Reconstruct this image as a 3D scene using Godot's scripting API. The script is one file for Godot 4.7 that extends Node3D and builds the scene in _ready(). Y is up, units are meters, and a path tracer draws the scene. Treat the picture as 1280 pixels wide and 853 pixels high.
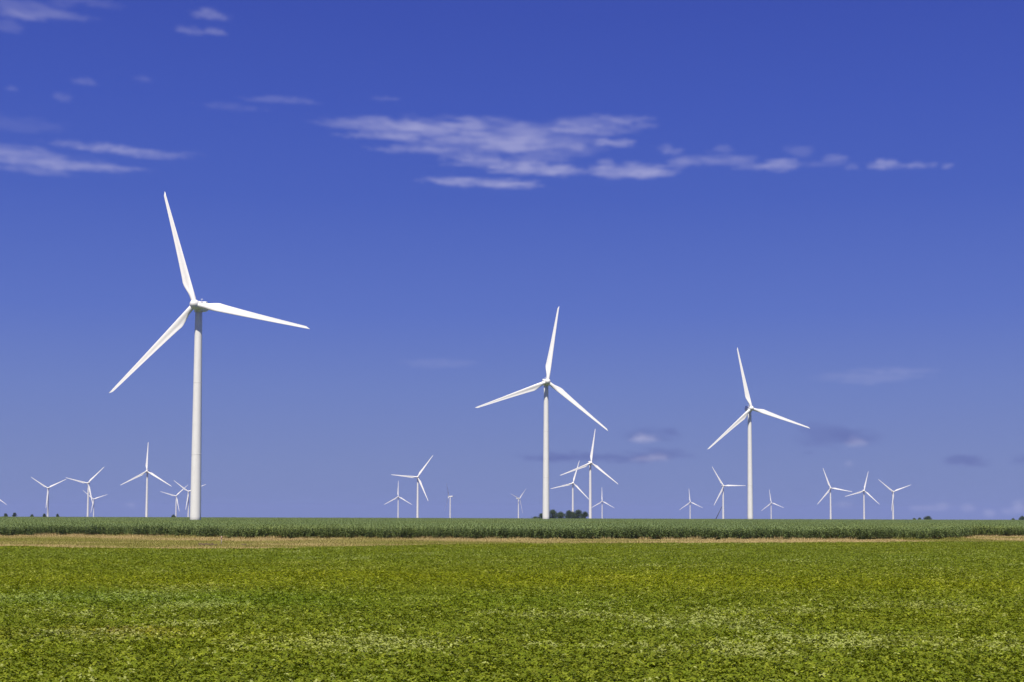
extends Node3D
# A wind farm over a soybean field and a corn field on a clear summer day.

# ---------------------------------------------------------------- tables
# clouds in the sky: azimuth, elevation, half width, half height (degrees), strength, 0 = sunlit / 1 = its shaded grey base
const CLOUDS = [
	[-6.79, 15.30, 1.27, 0.16, 0.30, 0], [-5.19, 15.29, 1.75, 0.22, 0.50, 0], [-3.26, 15.06, 2.39, 0.48, 0.55, 0], [-3.59, 15.30, 1.34, 0.22, 0.45, 0], [-5.19, 14.87, 1.75, 0.11, 0.55, 0], [-0.68, 14.91, 2.71, 0.51, 0.60, 0],
	[-0.20, 14.66, 1.43, 0.25, 0.60, 0], [-4.06, 14.40, 1.59, 0.13, 0.50, 0], [-2.61, 14.46, 1.27, 0.19, 0.35, 0], [1.90, 14.72, 1.75, 0.51, 0.35, 0], [1.58, 15.27, 1.91, 0.22, 0.30, 0], [3.19, 15.48, 1.75, 0.19, 0.45, 0],
	[4.63, 15.54, 0.95, 0.13, 0.35, 0], [3.35, 15.14, 1.59, 0.16, 0.50, 0], [5.27, 15.32, 0.57, 0.08, 0.35, 0], [4.05, 14.67, 0.83, 0.13, 0.80, 0], [2.61, 14.54, 0.38, 0.13, 0.50, 0], [-1.65, 14.16, 1.27, 0.19, 0.40, 0],
	[-0.68, 13.89, 1.91, 0.19, 0.60, 0], [0.77, 13.68, 1.75, 0.19, 0.85, 0], [1.90, 13.56, 0.95, 0.16, 0.75, 0], [1.25, 14.11, 1.27, 0.22, 0.40, 0], [-1.32, 13.15, 2.16, 0.16, 0.70, 0], [-0.03, 13.03, 1.21, 0.13, 0.60, 0],
	[-2.61, 13.23, 0.89, 0.13, 0.50, 0], [4.63, 13.59, 1.66, 0.25, 0.85, 0], [3.73, 13.91, 0.38, 0.19, 0.60, 0], [5.43, 13.45, 1.02, 0.16, 0.70, 0], [6.64, 13.83, 0.45, 0.29, 0.35, 0], [6.39, 14.29, 0.45, 0.11, 0.35, 0],
	[6.13, 14.42, 0.32, 0.13, 0.25, 0], [7.28, 13.93, 0.95, 0.16, 0.40, 0], [8.29, 13.97, 1.11, 0.19, 0.28, 0], [8.45, 14.32, 0.38, 0.13, 0.30, 0], [9.08, 13.91, 0.70, 0.16, 0.35, 0], [9.70, 13.61, 0.95, 0.10, 0.40, 0],
	[10.49, 13.61, 0.76, 0.16, 0.60, 0], [10.95, 13.72, 0.45, 0.13, 0.45, 0], [11.42, 14.12, 0.57, 0.19, 0.25, 0], [12.19, 13.63, 1.27, 0.10, 0.20, 0], [12.81, 13.81, 0.48, 0.13, 0.45, 0], [13.39, 13.48, 0.32, 0.08, 0.30, 0],
	[14.63, 13.48, 0.57, 0.13, 0.75, 0], [14.48, 13.58, 0.19, 0.10, 0.50, 0], [15.38, 13.37, 1.43, 0.08, 0.25, 0], [15.98, 13.37, 0.64, 0.10, 0.45, 0], [17.02, 13.27, 0.25, 0.08, 0.45, 0], [-18.69, 13.28, 2.23, 0.29, 0.50, 0],
	[-17.22, 13.16, 2.39, 0.16, 0.55, 0], [-15.44, 13.19, 1.11, 0.08, 0.35, 0], [-18.68, 12.87, 1.43, 0.13, 0.40, 0], [-16.35, 13.93, 1.91, 0.13, 0.40, 0], [-14.85, 13.82, 2.07, 0.13, 0.50, 0], [-19.41, 13.52, 1.27, 0.19, 0.35, 0],
	[-18.96, 18.66, 1.75, 0.35, 0.35, 0], [-19.24, 18.40, 0.89, 0.16, 0.40, 0], [-17.64, 18.57, 1.27, 0.13, 0.20, 0], [-19.72, 17.96, 0.57, 0.19, 0.25, 0], [-16.76, 19.13, 1.27, 0.16, 0.20, 0], [-12.13, 19.06, 0.76, 0.13, 0.50, 0],
	[-12.95, 18.45, 0.51, 0.13, 0.40, 0], [-11.93, 18.46, 0.45, 0.10, 0.50, 0], [-12.13, 19.20, 0.38, 0.10, 0.30, 0], [-16.85, 16.26, 0.48, 0.10, 0.30, 0], [-17.63, 15.64, 0.32, 0.13, 0.25, 0], [-14.60, 16.53, 0.41, 0.08, 0.22, 0],
	[-19.50, 15.76, 0.25, 0.10, 0.25, 0], [-9.33, 16.08, 1.43, 0.10, 0.30, 0], [-11.21, 15.74, 1.27, 0.10, 0.16, 0], [-5.14, 16.29, 0.57, 0.08, 0.25, 0], [-19.44, 14.53, 1.91, 0.25, 0.14, 0], [-2.88, 6.04, 1.43, 0.16, 0.18, 0],
	[14.08, 5.40, 2.07, 0.22, 0.25, 0], [15.28, 5.62, 1.27, 0.13, 0.20, 0], [3.34, 2.31, 2.71, 0.19, 0.50, 1], [1.60, 2.34, 0.89, 0.16, 0.40, 1], [5.88, 2.44, 1.21, 0.22, 0.40, 1], [6.35, 3.29, 0.25, 0.19, 0.25, 1],
	[5.47, 3.20, 1.21, 0.25, 0.28, 1], [12.40, 3.13, 1.15, 0.38, 0.38, 1], [13.39, 3.03, 0.95, 0.32, 0.34, 1], [17.50, 2.12, 0.80, 0.16, 0.55, 1], [19.53, 2.11, 0.45, 0.16, 0.35, 1], [11.69, 2.48, 0.22, 0.06, 0.30, 1],
	[5.28, 3.04, 0.54, 0.13, 0.60, 0], [5.09, 3.14, 0.25, 0.13, 0.40, 0], [5.47, 2.28, 0.76, 0.13, 0.42, 0], [5.78, 2.37, 0.32, 0.13, 0.30, 0], [13.45, 2.84, 0.41, 0.16, 0.45, 0], [13.20, 2.04, 0.16, 0.10, 0.30, 0],
	[-14.81, 0.37, 0.19, 0.08, 0.40, 0], [16.04, 0.34, 0.64, 0.10, 0.30, 0], [16.63, 0.40, 0.29, 0.13, 0.30, 0], [17.56, 0.31, 0.25, 0.13, 0.38, 0], [18.30, 0.16, 0.22, 0.13, 0.45, 0], [19.05, 0.25, 0.32, 0.10, 0.40, 0],
	[19.42, 0.43, 0.29, 0.19, 0.45, 0], [12.98, 0.46, 0.38, 0.10, 0.25, 0],
]
# elevation in degrees, then the colour of the clear air there (sRGB bytes)
const AIR = [
	[0.0, 126, 140, 187], [2.0, 122, 138, 189], [5.0, 110, 130, 193], [8.0, 93, 116, 194], [12.5, 75, 99, 187],
	[16.0, 67, 90, 182], [19.5, 61, 82, 174], [30.0, 53, 70, 160], [90.0, 40, 55, 138],
]
# depth in metres from the near field, height of the ground there
const PROFILE = [[-3000.0, 0.0], [1080.0, 0.0], [1800.0, -8.0], [2300.0, -11.5], [2700.0, -15.0], [3200.0, -18.5], [3800.0, -23.0], [4300.0, -27.0], [4900.0, -31.0], [6000.0, -34.0], [16000.0, -48.0]]
# far edge of the soybeans and near edge of the corn (x, z)
const SOY_EDGE = [[-54.9, -155.0], [-44.4, -148.5], [-31.2, -144.8], [-25.3, -147.5], [-20.4, -154.0], [-14.4, -163.5], [0.0, -178.1], [38.0, -190.2], [58.8, -200.0], [71.8, -202.3]]
const CORN_EDGE = [[-86.5, -244.1], [-73.9, -256.5], [-56.1, -241.5], [-42.8, -227.7], [0.1, -232.0], [47.3, -237.0], [72.4, -241.7], [83.0, -262.0], [87.8, -284.0], [100.9, -284.2]]
# foot of each tower, the way the rotor faces (degrees right of straight towards the near field), turn of the rotor, label
const TURBINES = [
	[Vector3(-114.6, 0.0, -522.4), -7, -17.5, "largest and nearest white wind turbine, standing at the left in the corn"],
	[Vector3(19.4, 0.0, -818.0), 8, 9, "tall white wind turbine at the centre, its tower in front of the tree clump"],
	[Vector3(168.0, 0.0, -1015.5), 8, -12, "third tallest white wind turbine, the tallest one right of centre"],
	[Vector3(-817.0, -15.55, -2778.1), 0, 44, "small white turbine at far left overlapping a fainter turbine just right of its tower"],
	[Vector3(-1295.1, -28.10, -4464.9), 8, 70, "faint far-left turbine half hidden behind the tower and low blade of another"],
	[Vector3(-550.0, -10.60, -2171.4), 3, 1, "small white turbine left of the largest one, one blade pointing straight up"],
	[Vector3(-920.1, -24.20, -3949.9), 3, 46, "faint small turbine just left of the largest tower, one blade to upper right"],
	[Vector3(-770.5, -20.25, -3433.8), 6, 67, "faint turbine whose rotor is crossed by the tower of the largest turbine"],
	[Vector3(-1016.2, -18.20, -3157.5), 5, 63, "leftmost complete turbine, two blades raised in a wide Y above small trees"],
	[Vector3(-1430.7, -24.46, -3982.8), 5, 5, "turbine cut off by the left edge, only one blade tip showing"],
	[Vector3(-155.9, -12.25, -2385.4), -3, 35, "small white turbine left of centre with one blade level to the left"],
	[Vector3(-310.8, -24.14, -3942.4), 2, 0, "fainter turbine under the level blade of its larger neighbour left of centre"],
	[Vector3(-167.4, -23.93, -3916.2), -110, 33, "distant turbine turned sideways with a dark upper blade, left of centre"],
	[Vector3(19.3, -25.87, -4158.6), 52, 48, "small distant turbine just left of the central tower, one blade to upper right"],
	[Vector3(113.6, -14.84, -2681.3), 5, 16, "small white turbine rising directly above the clump of trees"],
	[Vector3(100.1, -8.26, -1836.6), 10, 8, "mid-sized white turbine at the right end of the tree clump"],
	[Vector3(285.4, -28.68, -4551.9), 0, -1, "tiny faint turbine right of the mid-sized tower beside the tree clump"],
	[Vector3(575.4, -29.34, -4650.3), 3, -5, "tiny faint turbine standing alone between the tree clump and the right-hand towers"],
	[Vector3(414.8, -15.89, -2827.0), 8, -31, "small turbine whose level blade reaches the third tallest tower"],
	[Vector3(850.4, -29.84, -4725.5), 3, -8, "tiny faint turbine just right of the third tallest tower"],
	[Vector3(654.6, -16.81, -2958.8), -3, -20, "leftmost of the three similar small turbines at the right"],
	[Vector3(773.4, -18.25, -3163.8), -4, 13, "middle of the three similar small turbines at the right"],
	[Vector3(857.2, -18.80, -3240.0), 5, 69, "rightmost turbine, two blades raised in a wide Y"],
]
# x, z, height, crown width, label
const TREES = [
	[-526.6, -1500.0, 10.2, 6.5, "leftmost dark tree top on the horizon at the left edge"],
	[-517.2, -1500.0, 11.0, 7.5, "larger dark tree top, second from the left edge on the horizon"],
	[-515.7, -1550.0, 10.0, 6.0, "third dark tree top from the left edge on the horizon"],
	[-486.4, -1500.0, 9.8, 6.0, "dark tree top touching the tower of the leftmost complete turbine"],
	[-488.5, -1550.0, 10.2, 6.0, "dark tree top right of the tower of the leftmost complete turbine"],
	[-351.8, -1500.0, 9.4, 6.5, "small tree top just left of the largest turbine tower"],
	[24.4, -1500.0, 8.6, 12.0, "lowest tree at the left end of the clump behind the central tower"],
	[30.5, -1480.0, 11.6, 12.0, "rounded tree just left of the central tower in the clump"],
	[42.5, -1500.0, 16.0, 17.0, "broad tall tree just right of the central tower in the clump"],
	[51.5, -1520.0, 14.0, 15.0, "lower tree in the dip in the middle of the clump"],
	[59.0, -1490.0, 15.0, 14.0, "rounded tree of the clump left of the small turbine tower there"],
	[69.3, -1500.0, 16.0, 16.0, "tallest tree of the right half of the clump"],
	[36.5, -1515.0, 12.6, 13.0, "low tree seen directly behind the foot of the central tower"],
	[64.0, -1512.0, 14.2, 12.0, "tree of the clump hiding the foot of the small turbine tower there"],
	[75.0, -1480.0, 14.0, 11.0, "tree at the right end of the clump"],
	[433.1, -1500.0, 10.4, 12.0, "bushy tree top on the horizon right of all the turbines"],
	[446.6, -1600.0, 9.4, 7.0, "very low tree top left of the bushy one at the right"],
	[452.8, -1600.0, 9.8, 7.0, "very low tree top next to the bushy one at the right"],
	[531.0, -1500.0, 10.8, 11.0, "dark tree top at the right edge"],
	[521.8, -1500.0, 8.2, 8.0, "low tree top just left of the dark one at the right edge"],
]
# patches of soybeans with many leaves blown over, pale underside up: x, z, half width, half depth
const PALE = [
	[-3.8, -38.6, 2.2, 2.4], [-6.4, -39.8, 1.5, 2.0], [5.8, -47.6, 2.4, 2.0], [9.2, -52.3, 2.0, 1.6], [-11.9, -55.5, 1.7, 3.0],
	[9.8, -40.4, 3.2, 2.4], [13.2, -38.7, 1.4, 2.4], [-11.5, -41.0, 1.8, 1.6], [-19.9, -59.0, 2.2, 3.0], [1.7, -50.2, 1.9, 1.6], [5.4, -37.8, 1.5, 1.6], [-15.4, -61.2, 2.4, 2.6],
]

var used := {}
var rng := RandomNumberGenerator.new()
var wide_noise := FastNoiseLite.new()


# ---------------------------------------------------------------- helpers
func numbered(called: String) -> String:
	var n: int = used.get(called, 0)
	used[called] = n + 1
	return called if n == 0 else "%s_%03d" % [called, n]


func tag(o: Node, label: String, category: String, group := "", kind := "") -> void:
	if label:
		o.set_meta("label", label)
	if category:
		o.set_meta("category", category)
	if group:
		o.set_meta("group", group)
	if kind:
		o.set_meta("kind", kind)


func mesh_part(called: String, m: Mesh, mat: Material, parent: Node) -> MeshInstance3D:
	var o := MeshInstance3D.new()
	o.name = called
	o.mesh = m
	o.material_override = mat
	parent.add_child(o, true)
	return o


func lin(r: float, g: float, b: float) -> Color:
	return Color(r, g, b)


func along(table: Array, x: float) -> float:
	if x <= table[0][0]:
		return table[0][1]
	for i in range(1, table.size()):
		if x <= table[i][0]:
			var a: Array = table[i - 1]
			var b: Array = table[i]
			return lerpf(a[1], b[1], (x - a[0]) / (b[0] - a[0]))
	return table[table.size() - 1][1]


func ground_height(z: float) -> float:
	return along(PROFILE, -z)


func noise(freq: float, octaves: int, s: int) -> FastNoiseLite:
	var n := FastNoiseLite.new()
	n.noise_type = FastNoiseLite.TYPE_SIMPLEX_SMOOTH
	n.frequency = freq
	n.fractal_octaves = octaves
	n.seed = s
	return n


func noise_texture(size: int, freq: float, octaves: int, s: int, ramp: Array, as_normal := false) -> NoiseTexture2D:
	var t := NoiseTexture2D.new()
	t.width = size
	t.height = size
	t.seamless = true
	t.noise = noise(freq, octaves, s)
	if as_normal:
		t.as_normal_map = true
		t.bump_strength = 4.0
	if ramp:
		var g := Gradient.new()
		g.offsets = PackedFloat32Array(ramp[0])
		var cs := PackedColorArray()
		for c in ramp[1]:
			cs.append(c.linear_to_srgb())
		g.colors = cs
		t.color_ramp = g
	return t


# a closed skin over rings that all have the same number of points
func loft(rings: Array, cap_first := true, cap_last := true) -> ArrayMesh:
	var st := SurfaceTool.new()
	st.begin(Mesh.PRIMITIVE_TRIANGLES)
	var n: int = rings[0].size()
	for ring in rings:
		for p in ring:
			st.add_vertex(p)
	for i in rings.size() - 1:
		for k in n:
			var a := i * n + k
			var b := i * n + (k + 1) % n
			for v in [a, a + n, b, b, a + n, b + n]:
				st.add_index(v)
	var extra := rings.size() * n
	for e in 2:
		if (e == 0 and not cap_first) or (e == 1 and not cap_last):
			continue
		var ring: PackedVector3Array = rings[0] if e == 0 else rings[rings.size() - 1]
		var mid := Vector3.ZERO
		for p in ring:
			mid += p / n
			st.add_vertex(p)
		st.add_vertex(mid)
		for k in n:
			var a := extra + k
			var b := extra + (k + 1) % n
			for v in ([a, b, extra + n] if e == 0 else [b, a, extra + n]):
				st.add_index(v)
		extra += n + 1
	st.generate_normals()
	return st.commit()


func circle(at: Vector3, u: Vector3, v: Vector3, n: int) -> PackedVector3Array:
	var out := PackedVector3Array()
	for k in n:
		var a := TAU * k / n
		out.append(at + u * cos(a) + v * sin(a))
	return out


# a bag of small flat faces with their own normals and colours
class Leaves:
	var v := PackedVector3Array()
	var nn := PackedVector3Array()
	var c := PackedColorArray()
	var idx := PackedInt32Array()

	# an ovate leaf: from its base along `dir`, `side` across it, folded along its midrib by `fold`
	func leaf(base: Vector3, dir: Vector3, up: Vector3, length: float, width: float, fold: float, droop: float, col: Color) -> void:
		var side := dir.cross(up).normalized()
		var nrm := side.cross(dir).normalized()
		var at := v.size()
		var l := length
		var w := width * 0.5
		var pts := [
			base,
			base + dir * l * 0.22 + side * w * 0.86 + nrm * fold * w,
			base + dir * l * 0.55 + side * w * 0.88 + nrm * (fold * w - droop * l * 0.4),
			base + dir * l - nrm * droop * l,
			base + dir * l * 0.55 - side * w * 0.88 + nrm * (fold * w - droop * l * 0.4),
			base + dir * l * 0.22 - side * w * 0.86 + nrm * fold * w,
			base + dir * l * 0.42 - nrm * droop * l * 0.18,
		]
		for k in 7:
			v.append(pts[k])
			c.append(col)
		for k in 7:
			var lean := 0.0
			if k == 1 or k == 2:
				lean = -fold
			elif k == 4 or k == 5:
				lean = fold
			nn.append((nrm + side * lean * 0.8).normalized())
		for k in 6:
			idx.append_array([at + (k + 1) % 6, at + k, at + 6])

	# a long blade that arches over
	func ribbon(base: Vector3, out_dir: Vector3, up: Vector3, length: float, width: float, rise: float, fall: float, steps: int, col: Color) -> void:
		var at := v.size()
		var side := out_dir.cross(up).normalized()
		var p := base
		var ang := rise
		for s in steps + 1:
			var t := float(s) / steps
			var d := (out_dir * cos(ang) + up * sin(ang)).normalized()
			var nrm := side.cross(d).normalized()
			var w := width * 0.5 * (1.0 - pow(absf(2.0 * t - 0.7) / 1.3, 2.0) * 0.95)
			if s == steps:
				w = width * 0.04
			v.append(p + side * w)
			v.append(p - side * w)
			nn.append(nrm)
			nn.append(nrm)
			c.append(col)
			c.append(col)
			p += d * length / steps
			ang -= (rise + fall) / steps
		for s in steps:
			var a := at + s * 2
			idx.append_array([a, a + 1, a + 2, a + 1, a + 3, a + 2])

	func mesh() -> ArrayMesh:
		var arr := []
		arr.resize(Mesh.ARRAY_MAX)
		arr[Mesh.ARRAY_VERTEX] = v
		arr[Mesh.ARRAY_NORMAL] = nn
		arr[Mesh.ARRAY_COLOR] = c
		arr[Mesh.ARRAY_INDEX] = idx
		var m := ArrayMesh.new()
		m.add_surface_from_arrays(Mesh.PRIMITIVE_TRIANGLES, arr)
		return m


func leaf_material(rough: float, through: float) -> StandardMaterial3D:
	var m := StandardMaterial3D.new()
	m.vertex_color_use_as_albedo = true
	m.roughness = rough
	m.metallic_specular = 0.25
	m.cull_mode = BaseMaterial3D.CULL_DISABLED
	m.backlight_enabled = true
	m.backlight = Color(through, through, through * 0.6)
	return m


func scatter(called: String, m: Mesh, mat: Material, places: Array, colors: Array, parent: Node) -> void:
	var mm := MultiMesh.new()
	mm.transform_format = MultiMesh.TRANSFORM_3D
	mm.use_colors = true
	mm.mesh = m
	mm.instance_count = places.size()
	for i in places.size():
		mm.set_instance_transform(i, places[i])
		mm.set_instance_color(i, colors[i])
	var o := MultiMeshInstance3D.new()
	o.name = called
	o.multimesh = mm
	o.material_override = mat
	o.set_meta("kind", "stuff")
	parent.add_child(o, true)


# ---------------------------------------------------------------- sky
func air(el: float) -> Color:
	for i in range(1, AIR.size()):
		if el <= AIR[i][0]:
			var a: Array = AIR[i - 1]
			var b: Array = AIR[i]
			var t: float = clampf((el - a[0]) / (b[0] - a[0]), 0.0, 1.0)
			var ca := Color8(a[1], a[2], a[3]).srgb_to_linear()
			var cb := Color8(b[1], b[2], b[3]).srgb_to_linear()
			return ca.lerp(cb, t)
	return Color8(40, 55, 138).srgb_to_linear()


func make_sky() -> Sky:
	var w := 4096
	var h := 2048
	var im := Image.create(w, h, false, Image.FORMAT_RGBAF)
	for y in h:
		im.fill_rect(Rect2i(0, y, w, 1), air(maxf(90.0 - (y + 0.5) * 180.0 / h, 0.0)))
	var list := CLOUDS.duplicate()
	rng.seed = 77
	for k in 46:                                          # the same kind of sky all round
		var az := rng.randf_range(28.0, 332.0)
		var el := rng.randf_range(4.0, 34.0)
		for j in rng.randi_range(3, 8):
			list.append([az + rng.randf_range(-5, 5), el + rng.randf_range(-0.9, 0.9), rng.randf_range(1.0, 4.0), rng.randf_range(0.15, 0.6), rng.randf_range(0.3, 0.9), 0])
	var fine := noise(1.0, 5, 5)
	var warp := noise(0.45, 3, 9)
	for b in list:
		var rx: float = b[2] * 1.25
		var ry: float = b[3] * 1.5
		var x0 := int(floor((b[0] - rx) / 360.0 * w))
		var x1 := int(ceil((b[0] + rx) / 360.0 * w))
		var y0 := maxi(int(floor((90.0 - b[1] - ry) / 180.0 * h)), 0)
		var y1 := mini(int(ceil((90.0 - b[1] + ry) / 180.0 * h)), h / 2 - 1)
		var dark: bool = b[5] == 1
		for y in range(y0, y1 + 1):
			var el := 90.0 - (y + 0.5) * 180.0 / h
			for x in range(x0, x1 + 1):
				var az := (x + 0.5) * 360.0 / w
				var k := clampf(0.55 / ry, 1.0, 3.5)
				var n := fine.get_noise_2d(az * 0.55 * k + el * 0.4, el * 2.9 * minf(k, 1.8) + az * 0.12)
				var m := warp.get_noise_2d(az * 0.9 + 40.0, el * 3.0)
				var u: float = (az - b[0]) / rx
				var v: float = (el - b[1]) / ry + m * 0.45 + u * 0.12
				# flatter below, billowing above
				v *= 1.25 if v < 0.0 else 0.95
				var env := 1.0 - u * u - v * v
				var d := smoothstep(-0.05, 1.1, env + n * 0.6)
				if env < -0.1:
					d *= smoothstep(-0.45, -0.1, env)
				var a: float = d * b[4] * (1.0 if dark else (0.29 if b[1] > 4.0 else (0.36 if b[1] > 1.5 else 0.6)))
				if a < 0.002:
					continue
				var px := posmod(x, w)
				var under := im.get_pixel(px, y)
				var c := Color(0.10, 0.125, 0.36) if dark else Color(0.78, 0.74, 0.90)
				im.set_pixel(px, y, under.lerp(c, a))
	var pano := PanoramaSkyMaterial.new()
	pano.energy_multiplier = 0.77
	pano.panorama = ImageTexture.create_from_image(im)
	var s := Sky.new()
	s.sky_material = pano
	return s


# ---------------------------------------------------------------- wind turbines
var tower_mesh: Mesh
var flange_mesh: Mesh
var nacelle_mesh: Mesh
var cooler_mesh: Mesh
var vane_mesh: Mesh
var bearing_mesh: Mesh
var hub_mesh: Mesh
var blade_mesh: Mesh
var paint: StandardMaterial3D
var blade_paint: StandardMaterial3D


func make_blade() -> Mesh:
	var rings := []
	var steps := 34
	for i in steps + 1:
		var s := pow(float(i) / steps, 1.15)
		var y := 1.1 + s * 43.3
		var chord := lerpf(3.25, 0.75, pow(clampf((s - 0.19) / 0.81, 0.0, 1.0), 0.82))
		var root := smoothstep(0.03, 0.19, s)
		chord = lerpf(1.95, chord, root)
		if s > 0.96:
			chord *= sqrt(maxf(1.0 - pow((s - 0.96) / 0.0405, 2.0), 0.02))
		var thick := lerpf(1.95, chord * lerpf(0.30, 0.16, clampf((s - 0.15) / 0.6, 0.0, 1.0)), root)
		var lead := lerpf(0.98, lerpf(1.05, 0.34, s), root)
		var twist := deg_to_rad(lerpf(15.0, 1.0, pow(s, 0.45)) * root + 2.0)
		var ring := PackedVector3Array()
		for k in 20:
			var a := TAU * k / 20.0
			var t := (1.0 - cos(a)) * 0.5                     # 0 leading edge, 1 trailing edge
			var full := sin(a) * 0.5                           # a circle for the root
			var foil := signf(sin(a)) * (2.6 * (0.2969 * sqrt(t) - 0.126 * t - 0.3516 * t * t + 0.2843 * t * t * t - 0.1036 * t * t * t * t)) * 1.9
			var hollow := 1.0 - 1.15 * exp(-pow((t - 0.66) / 0.17, 2.0)) if sin(a) > 0.0 else 1.0
			var z := lerpf(full, foil * 0.5 * hollow, root) * thick + root * 0.05 * chord * pow(t, 4.0)
			var x := lead - t * chord
			ring.append(Vector3(x * cos(twist) - z * sin(twist), y, x * sin(twist) + z * cos(twist) + 0.9 * s * s))
		rings.append(ring)
	return loft(rings)


func make_turbine_meshes() -> void:
	var rings := []
	for i in 25:
		var t := i / 24.0
		rings.append(circle(Vector3(0, 78.2 * t, 0), Vector3(lerpf(2.0, 1.28, t), 0, 0), Vector3(0, 0, lerpf(2.0, 1.28, t)), 40))
	tower_mesh = loft(rings)
	rings = []
	for a in [[-0.09, 0.0], [-0.06, 0.028], [0.06, 0.028], [0.09, 0.0]]:
		rings.append(circle(Vector3(0, a[0], 0), Vector3(1.0 + a[1], 0, 0), Vector3(0, 0, 1.0 + a[1]), 40))
	flange_mesh = loft(rings, false, false)
	rings = []
	for a in [[78.0, 1.3], [78.0, 1.62], [78.35, 1.66], [78.5, 1.5]]:
		rings.append(circle(Vector3(0, a[0], 0), Vector3(a[1], 0, 0), Vector3(0, 0, a[1]), 32))
	bearing_mesh = loft(rings)
	# nacelle: rounded-square rings along its length
	rings = []
	for a in [[2.55, 0.55], [2.5, 0.78], [2.1, 0.93], [1.2, 1.0], [-1.0, 1.03], [-4.0, 1.0], [-6.0, 0.93], [-6.9, 0.84], [-7.25, 0.7], [-7.3, 0.55]]:
		var ring := PackedVector3Array()
		for k in 28:
			var an := TAU * k / 28.0
			var cx := signf(cos(an)) * pow(absf(cos(an)), 0.55)
			var sy := signf(sin(an)) * pow(absf(sin(an)), 0.55)
			var low := 0.0
			if a[0] < -3.0:
				low = (-3.0 - a[0]) * 0.17 * (0.5 - 0.5 * sy)
			ring.append(Vector3(cx * 1.72 * a[1], 0.05 + sy * 1.75 * a[1] + low, a[0]))
		rings.append(ring)
	nacelle_mesh = loft(rings)
	# cooler hood on the roof at the back
	rings = []
	for a in [[-4.2, 0.25], [-4.5, 0.85], [-6.4, 0.95], [-6.6, 0.75]]:
		rings.append(PackedVector3Array([Vector3(1.25, 1.45, a[0]), Vector3(1.2, 1.55 + a[1] * 0.85, a[0]), Vector3(1.0, 1.6 + a[1], a[0]), Vector3(-1.0, 1.6 + a[1], a[0]), Vector3(-1.2, 1.55 + a[1] * 0.85, a[0]), Vector3(-1.25, 1.45, a[0])]))
	cooler_mesh = loft(rings)
	# wind vane: mast with a crossbar
	var st := SurfaceTool.new()
	st.begin(Mesh.PRIMITIVE_TRIANGLES)
	var mast := loft([circle(Vector3(0, 1.6, -3.2), Vector3(0.06, 0, 0), Vector3(0, 0, 0.06), 8), circle(Vector3(0, 3.4, -3.2), Vector3(0.04, 0, 0), Vector3(0, 0, 0.04), 8)])
	var bar := loft([circle(Vector3(-0.5, 3.1, -3.2), Vector3(0, 0.04, 0), Vector3(0, 0, 0.04), 8), circle(Vector3(0.5, 3.1, -3.2), Vector3(0, 0.04, 0), Vector3(0, 0, 0.04), 8)])
	st.append_from(mast, 0, Transform3D())
	st.append_from(bar, 0, Transform3D())
	vane_mesh = st.commit()
	# hub and spinner: a nose turned about the rotor axis, its own origin at the rotor centre
	rings = []
	for a in [[-1.7, 1.25], [-1.62, 1.55], [-1.2, 1.72], [0.0, 1.78], [0.7, 1.68], [1.3, 1.4], [1.75, 0.98], [2.0, 0.55], [2.08, 0.12]]:
		rings.append(circle(Vector3(0, 0, a[0]), Vector3(a[1], 0, 0), Vector3(0, a[1], 0), 32))
	hub_mesh = loft(rings)
	blade_mesh = make_blade()
	paint = StandardMaterial3D.new()
	paint.albedo_texture = noise_texture(256, 0.02, 4, 3, [[0.0, 0.45, 1.0], [lin(0.70, 0.70, 0.68), lin(0.77, 0.77, 0.75), lin(0.80, 0.80, 0.785)]])
	paint.uv1_triplanar = true
	paint.uv1_scale = Vector3(0.09, 0.03, 0.09)
	paint.roughness = 0.42
	blade_paint = StandardMaterial3D.new()
	blade_paint.albedo_texture = noise_texture(256, 0.03, 4, 4, [[0.0, 0.5, 1.0], [lin(0.77, 0.77, 0.76), lin(0.82, 0.82, 0.81), lin(0.85, 0.85, 0.84)]])
	blade_paint.uv1_triplanar = true
	blade_paint.uv1_scale = Vector3(0.2, 0.05, 0.2)
	blade_paint.roughness = 0.38


func make_turbine(t: Array) -> void:
	var root := Node3D.new()
	root.name = numbered("wind_turbine")
	add_child(root)
	root.position = t[0]
	tag(root, t[3], "wind turbine", "wind turbines spread over the fields")
	mesh_part("tower", tower_mesh, paint, root)
	for k in 2:
		var f := mesh_part("flange", flange_mesh, paint, root)
		var y := 26.0 * (k + 1)
		var r := lerpf(2.0, 1.28, y / 78.2)
		f.position = Vector3(0, y, 0)
		f.scale = Vector3(r, 1.0, r)
	var yaw := Basis(Vector3.UP, deg_to_rad(t[1]))
	mesh_part("yaw_bearing", bearing_mesh, paint, root)
	var nac := mesh_part("nacelle", nacelle_mesh, paint, root)
	nac.transform = Transform3D(yaw, Vector3(0, 80.0, 0))
	mesh_part("cooler_hood", cooler_mesh, paint, nac)
	mesh_part("wind_vane", vane_mesh, paint, nac)
	var axis := yaw * Basis(Vector3.RIGHT, deg_to_rad(-5.0))
	var centre := Vector3(0, 80.0, 0) + yaw * Vector3(0, 0.1, 4.4)
	var spin: float = t[2]
	var hub := mesh_part("hub", hub_mesh, paint, root)
	hub.transform = Transform3D(axis * Basis(Vector3.BACK, -deg_to_rad(spin)), centre)
	for k in 3:
		var bl := mesh_part("blade", blade_mesh, blade_paint, root)
		bl.transform = Transform3D(axis * Basis(Vector3.BACK, -deg_to_rad(spin + 120.0 * k)), centre)


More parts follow.
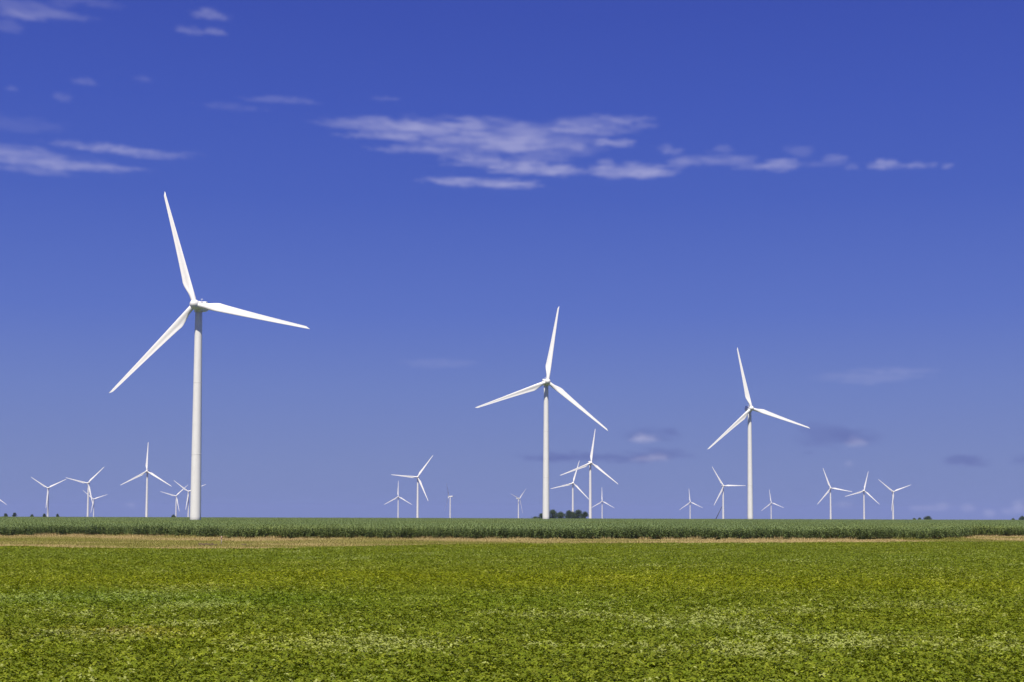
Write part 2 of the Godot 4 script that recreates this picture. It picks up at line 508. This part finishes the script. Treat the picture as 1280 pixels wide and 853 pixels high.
# ---------------------------------------------------------------- crops
func soy_patch(s: int, pale_share: float, size: float) -> Mesh:
	rng.seed = s
	var lv := Leaves.new()
	var hills := noise(2.2, 2, s)
	var plants := int(size * size * 55.0)
	for p in plants:
		var px := rng.randf_range(-0.5, 0.5) * size
		var pz := rng.randf_range(-0.5, 0.5) * size
		var top := 0.50 + 0.09 * hills.get_noise_2d(px, pz) + rng.randf_range(-0.09, 0.05)
		var tone := rng.randf_range(0.82, 1.15)
		for k in 7:
			var a := rng.randf() * TAU
			var reach := rng.randf_range(0.03, 0.19)
			var h := top - absf(rng.randfn(0.0, 0.10)) - k * 0.025
			var at := Vector3(px + cos(a) * reach, h, pz + sin(a) * reach)
			var tilt := Vector3(rng.randfn(0.0, 0.38), 1.0, rng.randfn(0.0, 0.38)).normalized()
			var pale := rng.randf() < pale_share
			var col: Color
			if pale:
				col = lin(0.29, 0.325, 0.09) * rng.randf_range(0.85, 1.15)
				tilt = Vector3(rng.randfn(0.0, 0.3), 0.8, rng.randfn(0.25, 0.35)).normalized()
			else:
				var t := rng.randf()
				col = lin(0.112, 0.150, 0.008).lerp(lin(0.205, 0.235, 0.02), pow(t, 1.7)) * tone * rng.randf_range(0.85, 1.15)
			for j in 3:
				var own := col * rng.randf_range(0.8, 1.22)
				var b := a + (j - 1) * rng.randf_range(1.1, 1.5)
				var dir := Vector3(cos(b), 0, sin(b))
				dir = (dir - tilt * dir.dot(tilt) + Vector3(0, rng.randf_range(-0.35, 0.1), 0)).normalized()
				var face := (tilt + Vector3(rng.randfn(0.0, 0.3), 0.0, rng.randfn(0.0, 0.3))).normalized()
				lv.leaf(at + dir * 0.015, dir, face, rng.randf_range(0.058, 0.1), rng.randf_range(0.038, 0.062), rng.randf_range(0.0, 0.4), rng.randf_range(-0.05, 0.3), own)
	return lv.mesh()


func pale_at(x: float, z: float) -> float:
	var out := 0.0
	for p in PALE:
		var u: float = (x - p[0]) / p[2]
		var v: float = (z - p[1]) / p[3]
		out = maxf(out, exp(-(u * u + v * v) * 0.9))
	out += 0.55 * smoothstep(0.2, 0.6, wide_noise.get_noise_2d(x * 1.3 + 300.0, z * 0.9))
	return out


func make_soybeans() -> void:
	var root := Node3D.new()
	root.name = "soybean_field"
	add_child(root)
	tag(root, "low leafy green soybean crop covering the whole foreground", "crop", "", "stuff")
	var size := 1.2
	var meshes := []
	for k in 4:
		meshes.append(soy_patch(100 + k, 0.02, size))
	for k in 2:
		meshes.append(soy_patch(200 + k, 0.24, size))
	for k in 2:
		meshes.append(soy_patch(300 + k, 0.52, size))
	var places := []
	var colors := []
	for m in meshes:
		places.append([])
		colors.append([])
	rng.seed = 11
	var tones := noise(0.03, 3, 21)
	var z := -15.0
	while z > -206.0:
		var half := 0.46 * -z + 5.0
		var x := -half
		while x < half:
			var jx := x + rng.randf_range(-0.12, 0.12)
			var jz := z + rng.randf_range(-0.12, 0.12)
			if jz > along(SOY_EDGE, jx) + rng.randf_range(-0.3, 0.5):
				var pale := pale_at(jx, jz) + rng.randf_range(-0.15, 0.15)
				var v := rng.randi_range(0, 3)
				if pale > 0.52:
					v = rng.randi_range(6, 7)
				elif pale > 0.24:
					v = rng.randi_range(4, 5)
				var sc := rng.randf_range(0.95, 1.1)
				var b := Basis(Vector3.UP, rng.randf() * TAU) * Basis.from_scale(Vector3(sc * 1.05, rng.randf_range(0.92, 1.1), sc * 1.05))
				# a thin, half-failed stretch at the left where brown stems and earth show
				var thin := exp(-pow((jx + 12.0) / 3.2, 2.0) - pow((jz + 42.5) / 1.6, 2.0))
				if rng.randf() < thin * 0.12:
					x += size * 0.98
					continue
				places[v].append(Transform3D(b, Vector3(jx, 0.0, jz)))
				# stands of plants differ: yellower ones in a broad belt across the field, bluer green elsewhere
				var yellow := exp(-pow((jz + 80.0 - jx * 0.08) / 15.0, 2.0)) * (0.75 + 0.7 * tones.get_noise_2d(jx * 0.6, jz * 1.5))
				yellow += 0.4 * smoothstep(0.1, 0.5, tones.get_noise_2d(jx * 1.2 + 90.0, jz * 1.2))
				yellow = clampf(yellow, 0.0, 1.0)
				var cool := clampf(0.5 * smoothstep(0.0, 0.5, tones.get_noise_2d(jx + 500.0, jz * 1.6)) + 0.5 * exp(-pow((jz + 125.0) / 25.0, 2.0)), 0.0, 1.0)
				# a belt of deeper green plants just nearer than the yellow ones
				var deep := exp(-pow((jz + 58.0 - jx * 0.1) / 5.5, 2.0)) * smoothstep(14.0, -8.0, jx)
				var c := Color(1, 1, 1).lerp(Color(0.8, 0.93, 0.8), deep).lerp(Color(1.13, 1.07, 0.4), yellow).lerp(Color(0.94, 1.0, 1.12), cool * (1.0 - yellow) * 0.8)
				c = c.lerp(Color(1.3, 0.95, 1.6), thin * rng.randf_range(0.0, 0.9)) * rng.randf_range(0.99, 1.13)
				c.a = 1.0
				colors[v].append(c)
			x += size * 0.98
		z -= size * 0.98
	var mat := leaf_material(0.62, 0.75)
	for k in meshes.size():
		scatter("foliage", meshes[k], mat, places[k], colors[k], root)


func corn_patch(s: int, size: float) -> Mesh:
	rng.seed = s
	var lv := Leaves.new()
	var rows := 4
	for r in rows:
		var px0 := (r + 0.5) / rows * size - size * 0.5
		var pz := -size * 0.5
		while pz < size * 0.5:
			var px := px0 + rng.randf_range(-0.06, 0.06)
			var h := rng.randf_range(1.75, 2.1)
			var tone := rng.randf_range(0.8, 1.25)
			var lean := Vector3(rng.randfn(0, 0.04), 1, rng.randfn(0, 0.04)).normalized()
			lv.ribbon(Vector3(px, 0, pz), Vector3(1, 0, 0), Vector3.UP, h, 0.035, PI * 0.5, -PI * 0.5, 1, lin(0.10, 0.13, 0.04) * tone)
			lv.ribbon(Vector3(px, 0, pz), Vector3(0, 0, 1), Vector3.UP, h, 0.035, PI * 0.5, -PI * 0.5, 1, lin(0.10, 0.13, 0.04) * tone)
			var turn := rng.randf() * TAU
			for k in 10:
				var hh := 0.25 + (h - 0.25) * (k + 0.5) / 10.0
				turn += PI + rng.randfn(0.0, 0.35)
				var green := lin(0.098, 0.142, 0.042).lerp(lin(0.18, 0.228, 0.09), pow(rng.randf(), 2.0)) * tone
				if k == 0 and rng.randf() < 0.5:
					green = lin(0.20, 0.16, 0.07)
				lv.ribbon(Vector3(px, 0, pz) + lean * hh, Vector3(cos(turn), 0, sin(turn)), Vector3.UP, rng.randf_range(0.6, 0.95), rng.randf_range(0.08, 0.12), rng.randf_range(0.5, 1.05), rng.randf_range(0.8, 1.6), 4, green)
			pz += rng.randf_range(0.18, 0.3)
	return lv.mesh()


func make_corn() -> void:
	var root := Node3D.new()
	root.name = "corn_field"
	add_child(root)
	tag(root, "dull green corn crop standing in a band along the horizon", "crop", "", "stuff")
	var size := 3.04
	var places := [[], [], [], []]
	var colors := [[], [], [], []]
	rng.seed = 31
	var tones := noise(0.012, 3, 41)
	var z := -224.0
	while z > -1090.0:
		var half := 0.44 * -z + 10.0
		var x := -half
		while x < half:
			var edge := along(CORN_EDGE, x)
			if z - size * 0.5 < edge - 0.4 - rng.randf() * 2.2:
				var clear := true
				for k in 3:
					var f: Vector3 = TURBINES[k][0]
					if absf(x - f.x) < 4.4 and absf(z - f.z) < 4.4:
						clear = false
				if clear:
					var v := rng.randi_range(0, 3)
					var tall := 1.0 + 0.10 * tones.get_noise_2d(x * 6.0, z * 6.0) + rng.randf_range(-0.05, 0.05)
					var b := Basis(Vector3.UP, PI * (0.5 + rng.randi_range(0, 1)) + rng.randfn(0.0, 0.06)) * Basis.from_scale(Vector3(rng.randf_range(0.98, 1.06), tall, rng.randf_range(1.0, 1.08)))
					places[v].append(Transform3D(b, Vector3(x + rng.randf_range(-0.3, 0.3), ground_height(z), z - size * 0.5 + rng.randf_range(-0.35, 0.2))))
					var t := tones.get_noise_2d(x, z * 0.7)
					var c := Color(1, 1, 1).lerp(Color(1.12, 1.04, 0.8), clampf(t + 0.1, 0.0, 1.0)) * rng.randf_range(1.02, 1.2)
					c.a = 1.0
					colors[v].append(c)
			x += size
		z -= size
	var mat := leaf_material(0.5, 0.45)
	for k in 4:
		scatter("stalks", corn_patch(400 + k, size), mat, places[k], colors[k], root)


func grass_patch(s: int, size: float) -> Mesh:
	rng.seed = s
	var lv := Leaves.new()
	for k in 170:
		var at := Vector3(rng.randf_range(-0.5, 0.5) * size, 0, rng.randf_range(-0.5, 0.5) * size)
		var a := rng.randf() * TAU
		var col := lin(0.36, 0.30, 0.15) * rng.randf_range(0.75, 1.2)
		lv.ribbon(at, Vector3(cos(a), 0, sin(a)), Vector3.UP, rng.randf_range(0.15, 0.45), 0.03, rng.randf_range(0.9, 1.5), rng.randf_range(-0.3, 0.7), 2, col)
	return lv.mesh()


func make_margin() -> void:
	# bare, straw-littered earth between the two crops, a sheet just above the ground
	var st := SurfaceTool.new()
	st.begin(Mesh.PRIMITIVE_TRIANGLES)
	var n := 80
	for i in n + 1:
		var x := lerpf(-150.0, 150.0, float(i) / n)
		st.add_vertex(Vector3(x, 0.006, along(SOY_EDGE, x) + 1.5))
		st.add_vertex(Vector3(x, 0.006, along(CORN_EDGE, x) - 2.5))
	for i in n:
		var a := i * 2
		for v in [a, a + 1, a + 2, a + 2, a + 1, a + 3]:
			st.add_index(v)
	st.generate_normals()
	var mat := StandardMaterial3D.new()
	mat.albedo_texture = noise_texture(512, 0.02, 5, 14, [[0.0, 0.4, 0.6, 1.0], [lin(0.22, 0.16, 0.09), lin(0.36, 0.28, 0.16), lin(0.42, 0.345, 0.20), lin(0.24, 0.24, 0.10)]])
	mat.uv1_triplanar = true
	mat.uv1_world_triplanar = true
	mat.uv1_scale = Vector3(0.05, 0.05, 0.05)
	mat.roughness = 1.0
	var o := mesh_part("field_margin", st.commit(), mat, self)
	o.set_meta("kind", "structure")
	var root := Node3D.new()
	root.name = "margin_grass"
	add_child(root)
	tag(root, "strip of dry tan and yellow-green grass between the two crops", "grass", "", "stuff")
	var places := [[], []]
	var colors := [[], []]
	rng.seed = 51
	var tones := noise(0.05, 3, 61)
	var x := -120.0
	while x < 130.0:
		var z0 := along(SOY_EDGE, x)
		var z1 := along(CORN_EDGE, x)
		var z := z0 - 0.4
		while z > z1 + 0.2:
			var t := (z - z0) / (z1 - z0)
			var jx := x + rng.randf_range(-0.4, 0.4)
			var n1 := tones.get_noise_2d(jx * 0.5, z)
			# green growth in the middle of the wide part at the left, straw along both edges and to the right
			var green := smoothstep(0.16, 0.3, t) * (1.0 - smoothstep(0.62, 0.86, t)) * (1.0 - smoothstep(-14.0, 4.0, jx))
			green = clampf(green * (0.95 + 1.1 * n1) + 0.7 * smoothstep(0.05, 0.4, n1), 0.0, 1.0)
			if jx > 64.0 and jx < 79.0:
				green = 1.0
			if rng.randf() < 0.55 + 0.45 * green:
				var v := rng.randi_range(0, 1)
				places[v].append(Transform3D(Basis(Vector3.UP, rng.randf() * TAU) * Basis.from_scale(Vector3(1.15, rng.randf_range(0.7, 1.3) * (1.0 + 1.3 * smoothstep(0.9, 1.0, t) * rng.randf()), 1.15)), Vector3(jx, 0.0, z)))
				var c := Color(1.08, 1.03, 0.95).lerp(Color(0.55, 0.66, 0.28), green) * rng.randf_range(0.88, 1.1)
				c.a = 1.0
				colors[v].append(c)
			z -= 1.3
		x += 1.3
	var gm := leaf_material(0.8, 0.25)
	for k in 2:
		scatter("tufts", grass_patch(500 + k, 1.6), gm, places[k], colors[k], root)


# ---------------------------------------------------------------- trees and small things
func make_tree(t: Array, s: int, bark: Material, leafy: Material) -> void:
	rng.seed = s
	var h: float = t[2]
	var w: float = t[3]
	var root := Node3D.new()
	root.name = numbered("broadleaf_tree")
	add_child(root)
	root.position = Vector3(t[0], ground_height(t[1]), t[1])
	tag(root, t[4], "tree", "trees along the horizon")
	var r := 0.02 * h + 0.05
	var bend := Vector3(rng.randfn(0, 0.2), 0, rng.randfn(0, 0.2))
	mesh_part("trunk", loft([circle(Vector3.ZERO, Vector3(r * 1.4, 0, 0), Vector3(0, 0, r * 1.4), 8), circle(Vector3(0, h * 0.12, 0), Vector3(r, 0, 0), Vector3(0, 0, r), 8), circle(Vector3(0, h * 0.45, 0) + bend, Vector3(r * 0.7, 0, 0), Vector3(0, 0, r * 0.7), 8), circle(Vector3(0, h * 0.85, 0) + bend * 1.6, Vector3(r * 0.2, 0, 0), Vector3(0, 0, r * 0.2), 8)]), bark, root)
	var lobes := []
	var n := 16 + int(w * 1.6)
	var lv := Leaves.new()
	for k in n:
		var a := rng.randf() * TAU
		var y := rng.randf_range(0.25, 0.92)
		var wide := sin(PI * clampf((y - 0.1) / 0.92, 0.0, 1.0)) * w * 0.5
		var rad := rng.randf_range(0.1, 0.25) * w
		var d := maxf(wide - rad, 0.0) * sqrt(rng.randf())
		lobes.append([Vector3(cos(a) * d, minf(y * h, h - rad), sin(a) * d), rad])
	for l in lobes:
		var at: Vector3 = l[0]
		var rad: float = l[1]
		var low := Vector3(0, clampf(at.y * 0.6, h * 0.12, h * 0.6), 0)
		var limb := at - low
		var rr := r * 0.35
		var u := limb.cross(Vector3(0.3, 0.1, 1)).normalized() * rr
		var v := limb.cross(u).normalized() * rr
		mesh_part("limb", loft([circle(low, u, v, 5), circle(at, u * 0.3, v * 0.3, 5)]), bark, root)
		for j in int(90 + rad * 60):
			var o := Vector3(rng.randfn(), rng.randfn() * 0.8, rng.randfn()).normalized() * rad * pow(rng.randf(), 0.4) * rng.randf_range(0.8, 1.12)
			var dir := Vector3(rng.randfn(), rng.randfn() * 0.5 - 0.2, rng.randfn()).normalized()
			var up := (o.normalized() + Vector3(rng.randfn(), rng.randfn() + 0.6, rng.randfn()) * 0.5).normalized()
			lv.leaf(at + o, dir, up, rng.randf_range(0.25, 0.5), rng.randf_range(0.2, 0.36), 0.15, 0.15, lin(0.050, 0.075, 0.020) * rng.randf_range(0.7, 1.4))
	mesh_part("crown", lv.mesh(), leafy, root)


func make_log(at: Vector3, length: float, r: float, turn: float, label: String, s: int) -> void:
	rng.seed = s
	var rings := []
	for i in 9:
		var t := i / 8.0
		var rr := r * (1.0 - 0.25 * t) * rng.randf_range(0.9, 1.1)
		rings.append(circle(Vector3((t - 0.5) * length, rr * 0.95, sin(t * 4.0) * 0.05), Vector3(0, rr, 0), Vector3(0, 0, rr), 10))
	var mat := StandardMaterial3D.new()
	mat.albedo_texture = noise_texture(128, 0.04, 4, 71, [[0.0, 1.0], [lin(0.045, 0.03, 0.018), lin(0.11, 0.075, 0.045)]])
	mat.uv1_triplanar = true
	mat.uv1_scale = Vector3(0.5, 2.0, 2.0)
	mat.roughness = 0.95
	var root := Node3D.new()
	root.name = numbered("fallen_log")
	add_child(root)
	root.position = at
	root.rotation.y = turn
	tag(root, label, "log")
	mesh_part("stem", loft(rings), mat, root)
	mesh_part("branch_stub", loft([circle(Vector3(length * 0.18, r, 0), Vector3(r * 0.35, 0, 0), Vector3(0, 0, r * 0.35), 7), circle(Vector3(length * 0.24, r * 2.2, 0.06), Vector3(r * 0.22, 0, 0), Vector3(0, 0, r * 0.22), 7)]), mat, root)


func make_small_things() -> void:
	make_log(Vector3(-36.6, 0.0, -174.0), 2.2, 0.24, 0.08, "long low dark brown log at the edge of the soybeans", 5)
	make_log(Vector3(-32.4, 0.0, -175.0), 0.6, 0.2, -0.3, "short dark stub right of the long brown log", 6)
	var stake := Node3D.new()
	stake.name = "marker_stake"
	add_child(stake)
	stake.position = Vector3(-37.2, 0.0, -185.0)
	tag(stake, "thin marker stake with a pinkish top before the corn", "stake")
	var grey := StandardMaterial3D.new()
	grey.albedo_color = lin(0.25, 0.22, 0.2).linear_to_srgb()
	grey.roughness = 0.8
	var pink := StandardMaterial3D.new()
	pink.albedo_color = lin(0.5, 0.34, 0.28).linear_to_srgb()
	pink.roughness = 0.6
	mesh_part("post", loft([circle(Vector3.ZERO, Vector3(0.05, 0, 0), Vector3(0, 0, 0.05), 8), circle(Vector3(0, 0.8, 0), Vector3(0.05, 0, 0), Vector3(0, 0, 0.05), 8)]), grey, stake)
	mesh_part("top", loft([circle(Vector3(0, 0.8, 0), Vector3(0.08, 0, 0), Vector3(0, 0, 0.08), 10), circle(Vector3(0, 1.1, 0), Vector3(0.08, 0, 0), Vector3(0, 0, 0.08), 10), circle(Vector3(0, 1.16, 0), Vector3(0.06, 0, 0), Vector3(0, 0, 0.06), 10)]), pink, stake)
	# a slanting pole beyond the corn
	var dark := StandardMaterial3D.new()
	dark.albedo_color = lin(0.05, 0.05, 0.055).linear_to_srgb()
	dark.roughness = 0.85
	var pole := Node3D.new()
	pole.name = "slanting_pole"
	add_child(pole)
	pole.position = Vector3(154.6, ground_height(-1100.0), -1100.0)
	tag(pole, "thin dark pole slanting beside the small turbine left of the third tallest tower", "pole")
	mesh_part("shaft", loft([circle(Vector3.ZERO, Vector3(0.36, 0, 0), Vector3(0, 0, 0.36), 10), circle(Vector3(5.6, 11.4, 0), Vector3(0.2, 0, 0), Vector3(0, 0, 0.2), 10)]), dark, pole)
	mesh_part("cap", loft([circle(Vector3(5.55, 11.3, 0), Vector3(0.28, 0, 0), Vector3(0, 0, 0.28), 10), circle(Vector3(5.75, 11.7, 0), Vector3(0.24, 0, 0), Vector3(0, 0, 0.24), 10)]), dark, pole)


func make_ground() -> void:
	var st := SurfaceTool.new()
	st.begin(Mesh.PRIMITIVE_TRIANGLES)
	var xs := [-14000.0, -6000.0, -1500.0, -300.0, 0.0, 300.0, 1500.0, 6000.0, 14000.0]
	for row in PROFILE:
		for x in xs:
			st.add_vertex(Vector3(x, row[1], -row[0]))
	var n := xs.size()
	for i in PROFILE.size() - 1:
		for k in n - 1:
			var a := i * n + k
			for v in [a, a + n, a + 1, a + 1, a + n, a + n + 1]:
				st.add_index(v)
	st.generate_normals()
	var mat := StandardMaterial3D.new()
	mat.albedo_texture = noise_texture(512, 0.015, 5, 15, [[0.0, 0.45, 0.55, 1.0], [lin(0.06, 0.045, 0.025), lin(0.10, 0.075, 0.04), lin(0.08, 0.085, 0.03), lin(0.06, 0.09, 0.025)]])
	mat.uv1_triplanar = true
	mat.uv1_world_triplanar = true
	mat.uv1_scale = Vector3(0.03, 0.03, 0.03)
	mat.roughness = 1.0
	var o := mesh_part("ground", st.commit(), mat, self)
	o.set_meta("kind", "structure")


# ---------------------------------------------------------------- the scene
func _ready() -> void:
	# camera: 50 mm lens, shifted up, held 3.85 m above the field
	var cam := Camera3D.new()
	cam.name = "camera"
	add_child(cam)
	var near := 0.5
	cam.keep_aspect = Camera3D.KEEP_HEIGHT
	cam.set_frustum(853.0 / 1800.0 * near, Vector2(0.0, 0.06295 * near), near, 60000.0)
	cam.transform = Transform3D(Basis(Vector3.RIGHT, atan(0.0587)) * Basis(Vector3.BACK, deg_to_rad(0.18)), Vector3(0, 3.85, 0))
	cam.current = true

	var env := Environment.new()
	env.background_mode = Environment.BG_SKY
	env.sky = make_sky()
	env.tonemap_mode = Environment.TONE_MAPPER_LINEAR
	env.tonemap_exposure = 1.3
	env.fog_enabled = true
	env.fog_density = 0.000045
	env.fog_light_color = Color(0.68, 0.75, 1.0)
	env.sdfgi_enabled = true
	env.ssao_enabled = true
	env.ssil_enabled = true
	var we := WorldEnvironment.new()
	we.name = "environment"
	we.environment = env
	add_child(we)

	# sun: high, behind the camera and to the left
	var sun := DirectionalLight3D.new()
	sun.name = "sun"
	sun.light_energy = 1.6
	sun.light_color = Color(1.0, 0.965, 0.90)
	sun.light_angular_distance = 0.5
	sun.shadow_enabled = true
	add_child(sun)
	var az := deg_to_rad(12.0)
	var el := deg_to_rad(60.0)
	sun.look_at_from_position(Vector3.ZERO, -Vector3(-sin(az) * cos(el), sin(el), cos(az) * cos(el)), Vector3.UP)

	wide_noise = noise(0.09, 3, 7)
	make_ground()
	make_margin()
	make_soybeans()
	make_corn()
	make_turbine_meshes()
	for t in TURBINES:
		make_turbine(t)
	var bark := StandardMaterial3D.new()
	bark.albedo_color = lin(0.09, 0.07, 0.05).linear_to_srgb()
	bark.roughness = 0.95
	var leafy := leaf_material(0.6, 0.3)
	for i in TREES.size():
		make_tree(TREES[i], 900 + i, bark, leafy)
	make_small_things()
